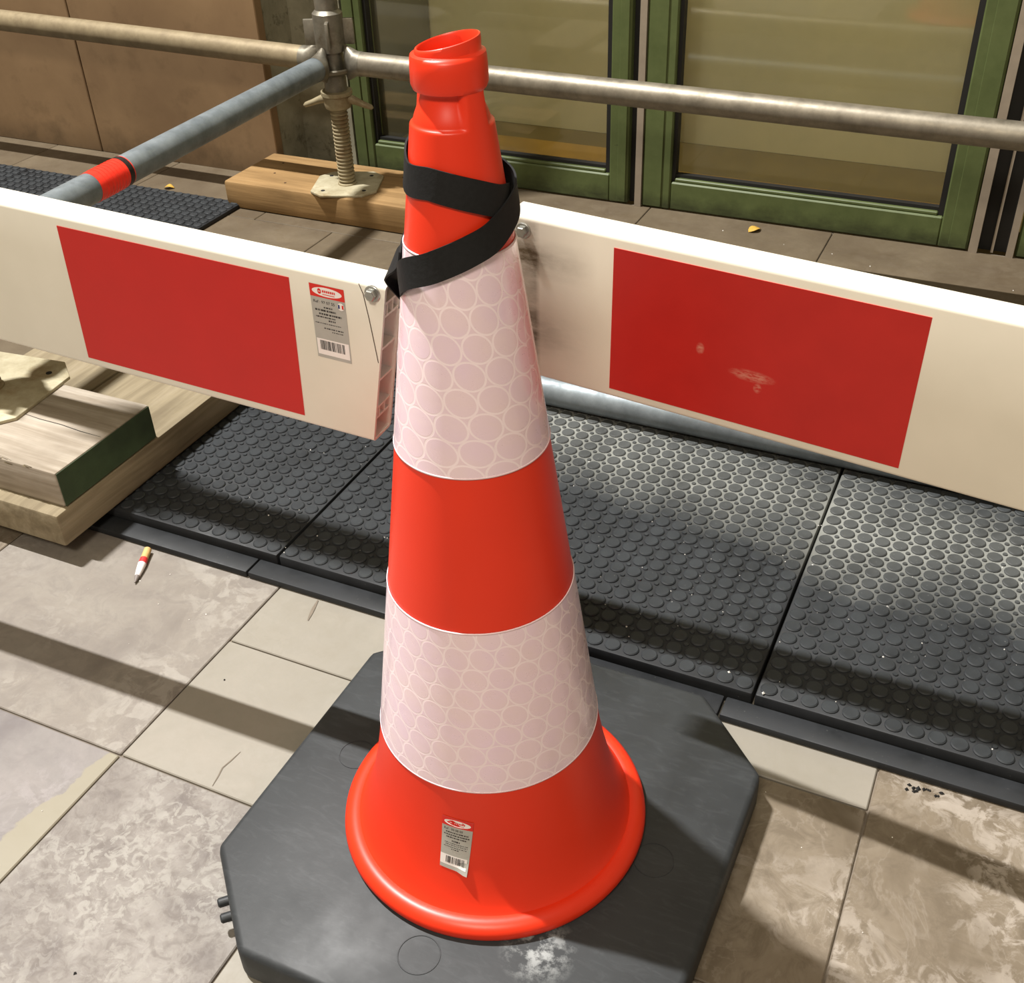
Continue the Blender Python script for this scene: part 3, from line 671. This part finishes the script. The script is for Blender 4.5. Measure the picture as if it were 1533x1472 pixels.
# sticker contents, written once in label units (s across 0..1, t down 0..1) and mapped on the board or the cone
def sticker(place, root_name, par, asp, ref, lines, flag):
    def quad(nm, s0, s1, t0, t1, m, lvl, par_, ns=6, nt=6):
        V, Fc = [], []
        for j in range(nt + 1):
            for i in range(ns + 1): V.append(place(s0 + (s1 - s0) * i / ns, t0 + (t1 - t0) * j / nt, lvl))
        for j in range(nt):
            for i in range(ns): a = j * (ns + 1) + i; Fc.append((a, a + 1, a + ns + 2, a + ns + 1))
        return obj(nm, V, Fc, m, par_, True)
    def ell(nm, cs, ct, rs, rt, m, lvl, par_, n=28):
        V = [place(cs + rs * math.cos(2 * PI * k / n), ct + rt * math.sin(2 * PI * k / n), lvl) for k in range(n)]
        return obj(nm, V, [tuple(range(n))], m, par_)
    def text(nm, s, s0, t0, hgt, m, lvl, par_, maxw=None):
        tv, tf = text_verts(s, 1.0); wmax = max(v[0] for v in tv); sc = hgt * asp
        if maxw and wmax * sc > maxw: sc = maxw / wmax
        V = [place(s0 + u * sc, t0 - v * sc / asp, lvl) for u, v in tv]; return obj(nm, V, tf, m, par_)
    root = quad(root_name, 0, 1, 0, 1, 'label_silver', 1, par, 8, 10)
    quad('red_header', 0, 1, 0.0, 0.165, 'label_red', 2, root)
    ell('logo_oval', 0.5, 0.085, 0.43, 0.060, 'label_white', 3, root)
    ell('logo_emblem', 0.285, 0.082, 0.055, 0.036, 'label_red', 4, root)
    quad('logo_bar', 0.25, 0.32, 0.078, 0.086, 'label_white', 5, root, 2, 1)
    quad('logo_word', 0.37, 0.74, 0.062, 0.092, 'label_red', 4, root, 4, 1); quad('logo_underline', 0.37, 0.72, 0.112, 0.122, 'label_red', 4, root, 4, 1)
    for k in range(6): quad('logo_gap', 0.42 + 0.055 * k, 0.432 + 0.055 * k, 0.060, 0.094, 'label_white', 5, root, 1, 1)
    text('reference_print', ref, 0.07, 0.245, 0.085, 'label_ink', 3, root, 0.62)
    rr = random.Random(11)
    for (a, b, t, h) in lines:
        s = a
        V, Fc = [], []
        while s < b:
            l = rr.uniform(0.02, 0.07); i0 = len(V); e = min(b, s + l)
            V += [place(s, t, 3), place(e, t, 3), place(e, t + h, 3), place(s, t + h, 3)]; Fc.append((i0, i0 + 1, i0 + 2, i0 + 3)); s = e + rr.uniform(0.010, 0.03)
        obj('fine_print', V, Fc, 'label_ink', root)['kind'] = 'stuff'
    if flag:
        ell('flag_roundel', 0.87, 0.235, 0.115, 0.062, 'label_silver', 3, root); ell('flag_white', 0.87, 0.235, 0.095, 0.050, 'label_white', 4, root)
        quad('flag_blue', 0.79, 0.84, 0.21, 0.262, 'label_blue', 5, root, 1, 1); quad('flag_red', 0.90, 0.95, 0.21, 0.262, 'label_red', 5, root, 1, 1)
    bcx = quad('barcode_field', 0.0 if not flag else 0.03, 0.93 if not flag else 0.97, 0.735, 0.955 if flag else 0.93, 'label_white', 2, root)
    V, Fc = [], []; s = 0.20 if not flag else 0.12; e = 0.84
    while s < e:
        l = rr.choice((0.008, 0.014, 0.022, 0.03)); i0 = len(V)
        V += [place(s, 0.755, 3), place(min(e, s + l), 0.755, 3), place(min(e, s + l), 0.885, 3), place(s, 0.885, 3)]; Fc.append((i0, i0 + 1, i0 + 2, i0 + 3)); s += l + rr.choice((0.008, 0.012, 0.02))
    obj('barcode', V, Fc, 'label_ink', root)['kind'] = 'stuff'
    return root
def on_board(s, t, lvl):
    skew = 0.002 * t
    return (0.2675 + skew + 0.0335 * s, -0.0002 - 0.00012 * lvl, -0.0005 - 0.0690 * t)
sticker(on_board, 'product_sticker', LB, 0.069 / 0.0335, 'Ref : 97 07 55', [(0.36, 0.62, 0.285, 0.018), (0.10, 0.70, 0.325, 0.024), (0.20, 0.85, 0.375, 0.022), (0.10, 0.66, 0.42, 0.016), (0.46, 0.66, 0.455, 0.022), (0.06, 0.8, 0.51, 0.010), (0.3, 0.86, 0.57, 0.014), (0.52, 0.86, 0.61, 0.010)], True)['label'] = 'silver product sticker with red header and barcode'

# ------------------------------------------------------------------ traffic cone
cone = empty('traffic_cone', (0, 0, 0)); tag(cone, 'orange traffic cone with two pale reflective bands on a black rubber base', 'traffic cone')
HB = 0.045
hw, hy, ch = 0.236, 0.2385, 0.088
oct_ = [(-hw, -hy + ch), (-hw + ch, -hy), (hw - ch, -hy), (hw, -hy + ch), (hw, hy - ch), (hw - ch, hy), (-hw + ch, hy), (-hw, hy - ch)]
base = prism('rubber_base', oct_, 0.0, HB, 'ballast_rubber', cone, bev=0.007)
base['label'] = 'black octagonal rubber ballast base'
for x, y in ((-0.168, 0.006), (0.007, -0.175), (0.168, 0.006)):
    V, Fc = lathe([(0.0185, HB - 0.001), (0.0190, HB + 0.0006), (0.0198, HB + 0.0006), (0.0203, HB - 0.001)], 36, (x, y, 0)); auto(obj('moulded_ring', V, Fc, 'ballast_rubber', base), 30)
for x, y in ((-0.198, -0.180), (-0.185, -0.193)):
    rod('rubber_nub', (x, y, 0.018), (x - 0.0125, y - 0.0125, 0.018), 0.0048, 'ballast_rubber', base, 12, 0.0015)
def rc(z): return 0.12759 - 0.13369 * z
PROF = [(0.143, 0.0452), (0.1500, 0.0465), (0.1522, 0.052), (0.1512, 0.0578), (0.1470, 0.0622), (0.1425, 0.0642), (0.1385, 0.0645), (0.1360, 0.0640), (0.1342, 0.0660), (0.1302, 0.0735), (0.1252, 0.085), (0.1180, 0.108), (0.1110, 0.138), (0.1056, 0.168), (rc(0.193), 0.193)]
def rprof(z):
    if z >= 0.193: return rc(z)
    for (r0, z0), (r1, z1) in zip(PROF[8:], PROF[9:]):
        if z0 <= z <= z1: return r0 + (r1 - r0) * (z - z0) / (z1 - z0)
    return 0.134
zz = 0.193
while zz < 0.725: zz += 0.02; PROF.append((rc(min(zz, 0.728)), min(zz, 0.728)))
k = 0
z = 0.730
while z < 0.7668: PROF.append((rc(z), z)); z += (0.0017 if z < 0.742 else 0.0007)
PROF += [(0.0252, 0.7668), (0.0254, 0.7700), (0.0252, 0.7800), (0.0248, 0.7855), (0.0238, 0.7878), (0.0216, 0.7884), (0.0206, 0.7890), (0.0205, 0.7930), (0.0200, 0.7946), (0.0192, 0.7949), (0.0184, 0.7938), (0.0182, 0.780), (0.0190, 0.768), (0.0170, 0.760), (0.0190, 0.735)]
def sst(a, b, x):
    t = max(0, min(1, (x - a) / (b - a))); return t * t * (3 - 2 * t)
def grip(r, z, a):
    dep = 0
    if 0.740 < z < 0.7675 and r > 0.0222:
        pz = sst(0.7440, 0.7462, z) * (1 - sst(0.7650, 0.7674, z)) * (0.0021 + 0.0040 * sst(0.7455, 0.7640, z))
        for c0 in (math.radians(-112), math.radians(68)):
            dd = abs((a - c0 + PI) % (2 * PI) - PI); dep = max(dep, 1 - sst(math.radians(63), math.radians(73), dd))
        r = r - dep * pz
    if z > 0.786:                                  # mouth slightly out of round
        s = sst(0.786, 0.790, z); r = r * (1 - 0.05 * s * math.cos(2 * (a - math.radians(-61))))
    return r
NB = 96
V, Fc = lathe(PROF, NB, (0, 0, 0), grip)
# the trimmed mouth slopes up towards the far right
V = [(x, y, z + (sst(0.786, 0.795, z) * (0.20 * (0.90 * x + 0.42 * y)) if z > 0.786 else 0)) for x, y, z in V]
V = [(x, y, z) for x, y, z in V]
auto(obj('cone_body', V, Fc, 'orange_plastic', cone), 50)
def film(z0, z1, nm):
    n, m = 128, 10; V, Fc, UV = [], [], []
    off = 0.0007
    for j in range(m + 1):
        z = z0 + (z1 - z0) * j / m
        for i in range(n + 1):
            a = 2 * PI * i / n; r = rprof(z) + off; V.append((r * math.cos(a), r * math.sin(a), z)); UV.append((a * r, z))
    for j in range(m):
        for i in range(n): q = j * (n + 1) + i; Fc.append((q, q + 1, q + n + 2, q + n + 1))
    o = obj(nm, V, Fc, 'reflective_film', cone, True)
    rm = rprof((z0 + z1) / 2)
    uvl = o.data.uv_layers.new(name='UVMap')
    for lp in o.data.loops:
        vi = lp.vertex_index; i = vi % (n + 1); j = vi // (n + 1); a = 2 * PI * i / n
        uvl.data[lp.index].uv = (a * rm + 0.22 * (z1 - z0) * j / m, (z1 - z0) * j / m)
    for z in (z0, z1):
        r = rprof(z); V, Fc = lathe([(r + 0.0002, z - 0.0008), (r + 0.0010, z - 0.0007), (r + 0.0010, z + 0.0007), (r + 0.0002, z + 0.0008)], 96)
        obj('film_edge', V, Fc, 'film_edge', o, True)
    o['label'] = 'pale pink reflective film band with cell pattern'
    return o
film(0.1945, 0.3605, 'reflective_band'); film(0.4995, 0.663, 'reflective_band')
def hit(px, py):
    d = ray(px, py); t = 0.3
    while t < 2.5:
        p = CAM + t * d
        if 0.06 < p[2] < 0.78 and math.hypot(p[0], p[1]) < rprof(p[2]): return p
        t += 0.0005
    return None
def tz(px, py):
    p = hit(px, py); return (math.atan2(p[1], p[0]), p[2])
qTL, qTR, qBR, qBL = tz(663, 1219), tz(709.5, 1232), tz(700, 1308), tz(659, 1294)
def on_cone(s, t, lvl):
    g = lambda i: (qTL[i] * (1 - s) + qTR[i] * s) * (1 - t) + (qBL[i] * (1 - s) + qBR[i] * s) * t
    a, z = g(0), g(1)
    curl = 0.0035 * sst(0.82, 1.0, t) * sst(0.55, 1.0, s)
    r = rprof(z) + 0.0005 + 0.00013 * lvl + curl; return (r * math.cos(a), r * math.sin(a), z)
sticker(on_cone, 'product_sticker', cone, 1.75, 'Ref : 00 08 00', [(0.14, 0.88, 0.275, 0.022), (0.08, 0.92, 0.325, 0.022), (0.16, 0.84, 0.375, 0.022), (0.36, 0.62, 0.435, 0.03), (0.12, 0.9, 0.49, 0.012), (0.15, 0.9, 0.525, 0.012), (0.1, 0.88, 0.565, 0.012), (0.36, 0.62, 0.60, 0.016)], False)['label'] = 'small silver sticker with barcode and curled corner'

# ------------------------------------------------------------------ black webbing strap
TH0 = math.atan2(CAM[1], CAM[0])
def unw(t, ref):
    while t < ref - PI: t += 2 * PI
    while t > ref + PI: t -= 2 * PI
    return t
keys = []
for p in ((607, 414), (650, 398), (700, 374), (737, 347)):
    h = hit(*p); keys.append((unw(math.atan2(h[1], h[0]), TH0), h[2]))
a_l = keys[0]; base_t = TH0
keys.append((base_t + 1.50, 0.690)); keys.append((base_t + 2.1, 0.700)); keys.append((base_t + 3.2, 0.715)); keys.append((base_t + 4.2, 0.722))
for p in ((612, 264), (645, 275), (680, 285.5), (715, 294), (744, 300)):
    h = hit(*p); keys.append((unw(math.atan2(h[1], h[0]), TH0) + 2 * PI, h[2]))
keys += [(base_t + 2 * PI + 1.5, 0.690), (base_t + 2 * PI + 2.2, 0.680), (base_t + 2 * PI + 3.2, 0.668), (base_t + 2 * PI + 4.15, 0.655), (base_t + 2 * PI + 4.55, 0.650)]
pts = []
for i, (t, z) in enumerate(keys):
    u = i / (len(keys) - 1)
    lift = 0.0016 + (0.0022 if i < 6 else 0.0) + (0.002 if 4 <= i <= 5 else 0)
    r = rprof(min(z, 0.74)) + lift
    pts.append((Vector((r * math.cos(t), r * math.sin(t), z)), Vector((math.cos(t), math.sin(t), 0.13)).normalized()))
endp = Vector((-0.4385, 0.0465, 0.5905)) + Vector((0.345, 0.012, -0.016))
start = [(endp + Vector((0.000, 0.006, -0.006)), Vector((-0.3, -0.8, 0.5)).normalized()), (endp + Vector((0.012, -0.008, 0.004)), Vector((-0.6, -0.8, 0.2)).normalized())]
finish = [(Vector((-0.062, 0.005, 0.628)), Vector((-0.97, 0.1, 0.1)).normalized()), (endp + Vector((0.012, -0.006, 0.012)), Vector((-0.7, -0.6, 0.4)).normalized()), (endp + Vector((0.002, 0.008, -0.002)), Vector((-0.3, -0.8, 0.5)).normalized())]
seq = start + pts + finish
def cr(a, b, c, d, t):
    return 0.5 * ((2 * b) + (c - a) * t + (2 * a - 5 * b + 4 * c - d) * t * t + (3 * b - a - 3 * c + d) * t ** 3)
sm = []
for i in range(len(seq) - 1):
    A, B, C_, D = seq[max(i - 1, 0)], seq[i], seq[i + 1], seq[min(i + 2, len(seq) - 1)]
    for k in range(8):
        t = k / 8; sm.append((cr(A[0], B[0], C_[0], D[0], t), B[1].lerp(C_[1], t).normalized()))
sm.append(seq[-1])
V, Fc = [], []; HWD = 0.0107; TT = 0.0007
for i, (p, nrm) in enumerate(sm):
    tan = (sm[min(i + 1, len(sm) - 1)][0] - sm[max(i - 1, 0)][0]).normalized(); wd = nrm.cross(tan).normalized(); nn = tan.cross(wd)
    if nn.dot(nrm) < 0: nn = -nn
    rad = math.hypot(p.x, p.y); ww = HWD * (0.62 if i < 5 or i > len(sm) - 6 else 1.0)
    q = []
    for s in (-1, 1):
        e = p + wd * ww * s
        rr_ = math.hypot(e.x, e.y); need = rprof(min(max(e.z, .2), .745)) + 0.0014
        if i > 14 and i < len(sm) - 20 and rr_ < need: e.x *= need / rr_; e.y *= need / rr_
        q.append(e)
    V += [q[0] - nn * TT, q[1] - nn * TT, q[1] + nn * TT, q[0] + nn * TT]
for i in range(len(sm) - 1):
    a, b = 4 * i, 4 * i + 4
    for k in range(4): Fc.append((a + k, a + (k + 1) % 4, b + (k + 1) % 4, b + k))
Fc += [(3, 2, 1, 0), tuple(range(len(V) - 4, len(V)))]
st = auto(obj('webbing_strap', V, Fc, 'black_webbing'), 30); tag(st, 'black webbing strap wound around the cone neck and tied to the board', 'strap')

# ------------------------------------------------------------------ small things on the ground
a, b = Vector((-0.657, 0.2385, 0.0065)), Vector((-0.629, 0.176, 0.003))
pn = empty('wooden_stub', a); tag(pn, 'small wooden stub with red spot and pointed white tip on the floor', 'stub')
dv_ = b - a
rod('wood_end', (0, 0, 0), dv_ * 0.32, 0.0052, 'stub_wood', pn, 14, 0.0008)
x, y, z = frame_to(Vector((0, 0, 0)), dv_)
def taper(nm, s0, s1, r0, r1, m):
    V, Fc = [], []
    for s, r in ((s0, r0), ((s0 + s1) / 2, (r0 * .58 + r1 * .42)), (s1, r1)):
        for k in range(14): t = 2 * PI * k / 14; V.append(dv_ * s + x * r * math.cos(t) + y * r * math.sin(t))
    for i in range(2):
        for k in range(14): Fc.append((i * 14 + k, i * 14 + (k + 1) % 14, (i + 1) * 14 + (k + 1) % 14, (i + 1) * 14 + k))
    Fc += [tuple(range(14))[::-1], tuple(range(28, 42))]; auto(obj(nm, V, Fc, m, pn), 50)
taper('red_ring', 0.30, 0.46, 0.0054, 0.0056, 'stub_red'); taper('white_tip', 0.455, 0.82, 0.0058, 0.0036, 'stub_white'); taper('grey_point', 0.815, 1.0, 0.0037, 0.0008, 'stub_grey')
def leaf(x, y, s, rot, label):
    V, Fc = [], []; n = 9
    for i in range(n):
        u = i / (n - 1); wv = s * 0.32 * math.sin(PI * u ** 0.8); cz = 0.004 * math.sin(PI * u)
        for v in (-1, 0, 1): V.append((s * (u - .5), wv * v, 0.001 + cz + (0.003 * abs(v)) * math.sin(PI * u)))
    for i in range(n - 1):
        for k in range(2): q = 3 * i + k; Fc.append((q, q + 1, q + 4, q + 3))
    o = obj('fallen_leaf', V, Fc, 'leaf_yellow', None, True); o.location = (x, y, 0.0); o.rotation_euler.z = rot
    md = o.modifiers.new('thick', 'SOLIDIFY'); md.thickness = 0.0006
    tag(o, label, 'leaf')
leaf(-0.167, 1.640, 0.034, 0.9, 'yellow fallen leaf on the floor by the middle green window')
leaf(-1.555, 1.40, 0.028, 0.3, 'dry yellow leaf on the floor between the stone wall and dark mats')
rnd = random.Random(5); V, Fc = [], []
def crumb(x, y, z, s):
    b = len(V); pts_ = [(1, 0, 0), (0, 1, 0), (-1, 0, 0), (0, -1, 0), (0, 0, 0.9), (0, 0, -0.2)]
    for p_ in pts_: V.append((x + p_[0] * s * rnd.uniform(.5, 1.1), y + p_[1] * s * rnd.uniform(.5, 1.1), z + max(0, p_[2]) * s))
    for f in ((0, 1, 4), (1, 2, 4), (2, 3, 4), (3, 0, 4), (1, 0, 5), (2, 1, 5), (3, 2, 5), (0, 3, 5)): Fc.append(tuple(b + i for i in f))
for i in range(420):
    x = rnd.uniform(-0.6, 0.75); y = rnd.uniform(0.285, 0.72)
    crumb(x, y, MT, rnd.choice((0.0007, 0.0009, 0.0012, 0.0016)))
for x, y in ((0.205, 0.283), (0.16, 0.30), (-0.12, 0.36)): crumb(x, y, MT + 0.002, 0.0028)
for i in range(45):
    x, y, sz_ = rnd.uniform(-0.8, 0.6), rnd.uniform(-0.35, 0.23), rnd.choice((0.0008, 0.001, 0.0015))
    if abs(x) > 0.24 or abs(y) > 0.24: crumb(x, y, 0.0, sz_)
for i in range(25): crumb(rnd.uniform(-0.9, 0.4), rnd.uniform(1.4, 1.66), 0.0, rnd.choice((0.001, 0.0016, 0.002)))
o = obj('plaster_crumbs', V, Fc, 'crumb_white'); tag(o, 'tiny white plaster crumbs scattered over the rubber mats', 'crumbs', kind='stuff')
V, Fc = [], []
for i in range(16): crumb(0.392 + rnd.uniform(-0.016, 0.022), 0.238 + rnd.uniform(-0.008, 0.004), 0.0, rnd.uniform(0.0015, 0.004))
for x, y in ((-0.405, 0.075), (-0.12, -0.36), (-0.3, -0.3)): crumb(x, y, 0, 0.0022)
o = obj('rubber_crumbs', V, Fc, 'crumb_black'); tag(o, 'black rubber crumbs on the tiles beside the mat lip', 'crumbs', kind='stuff')
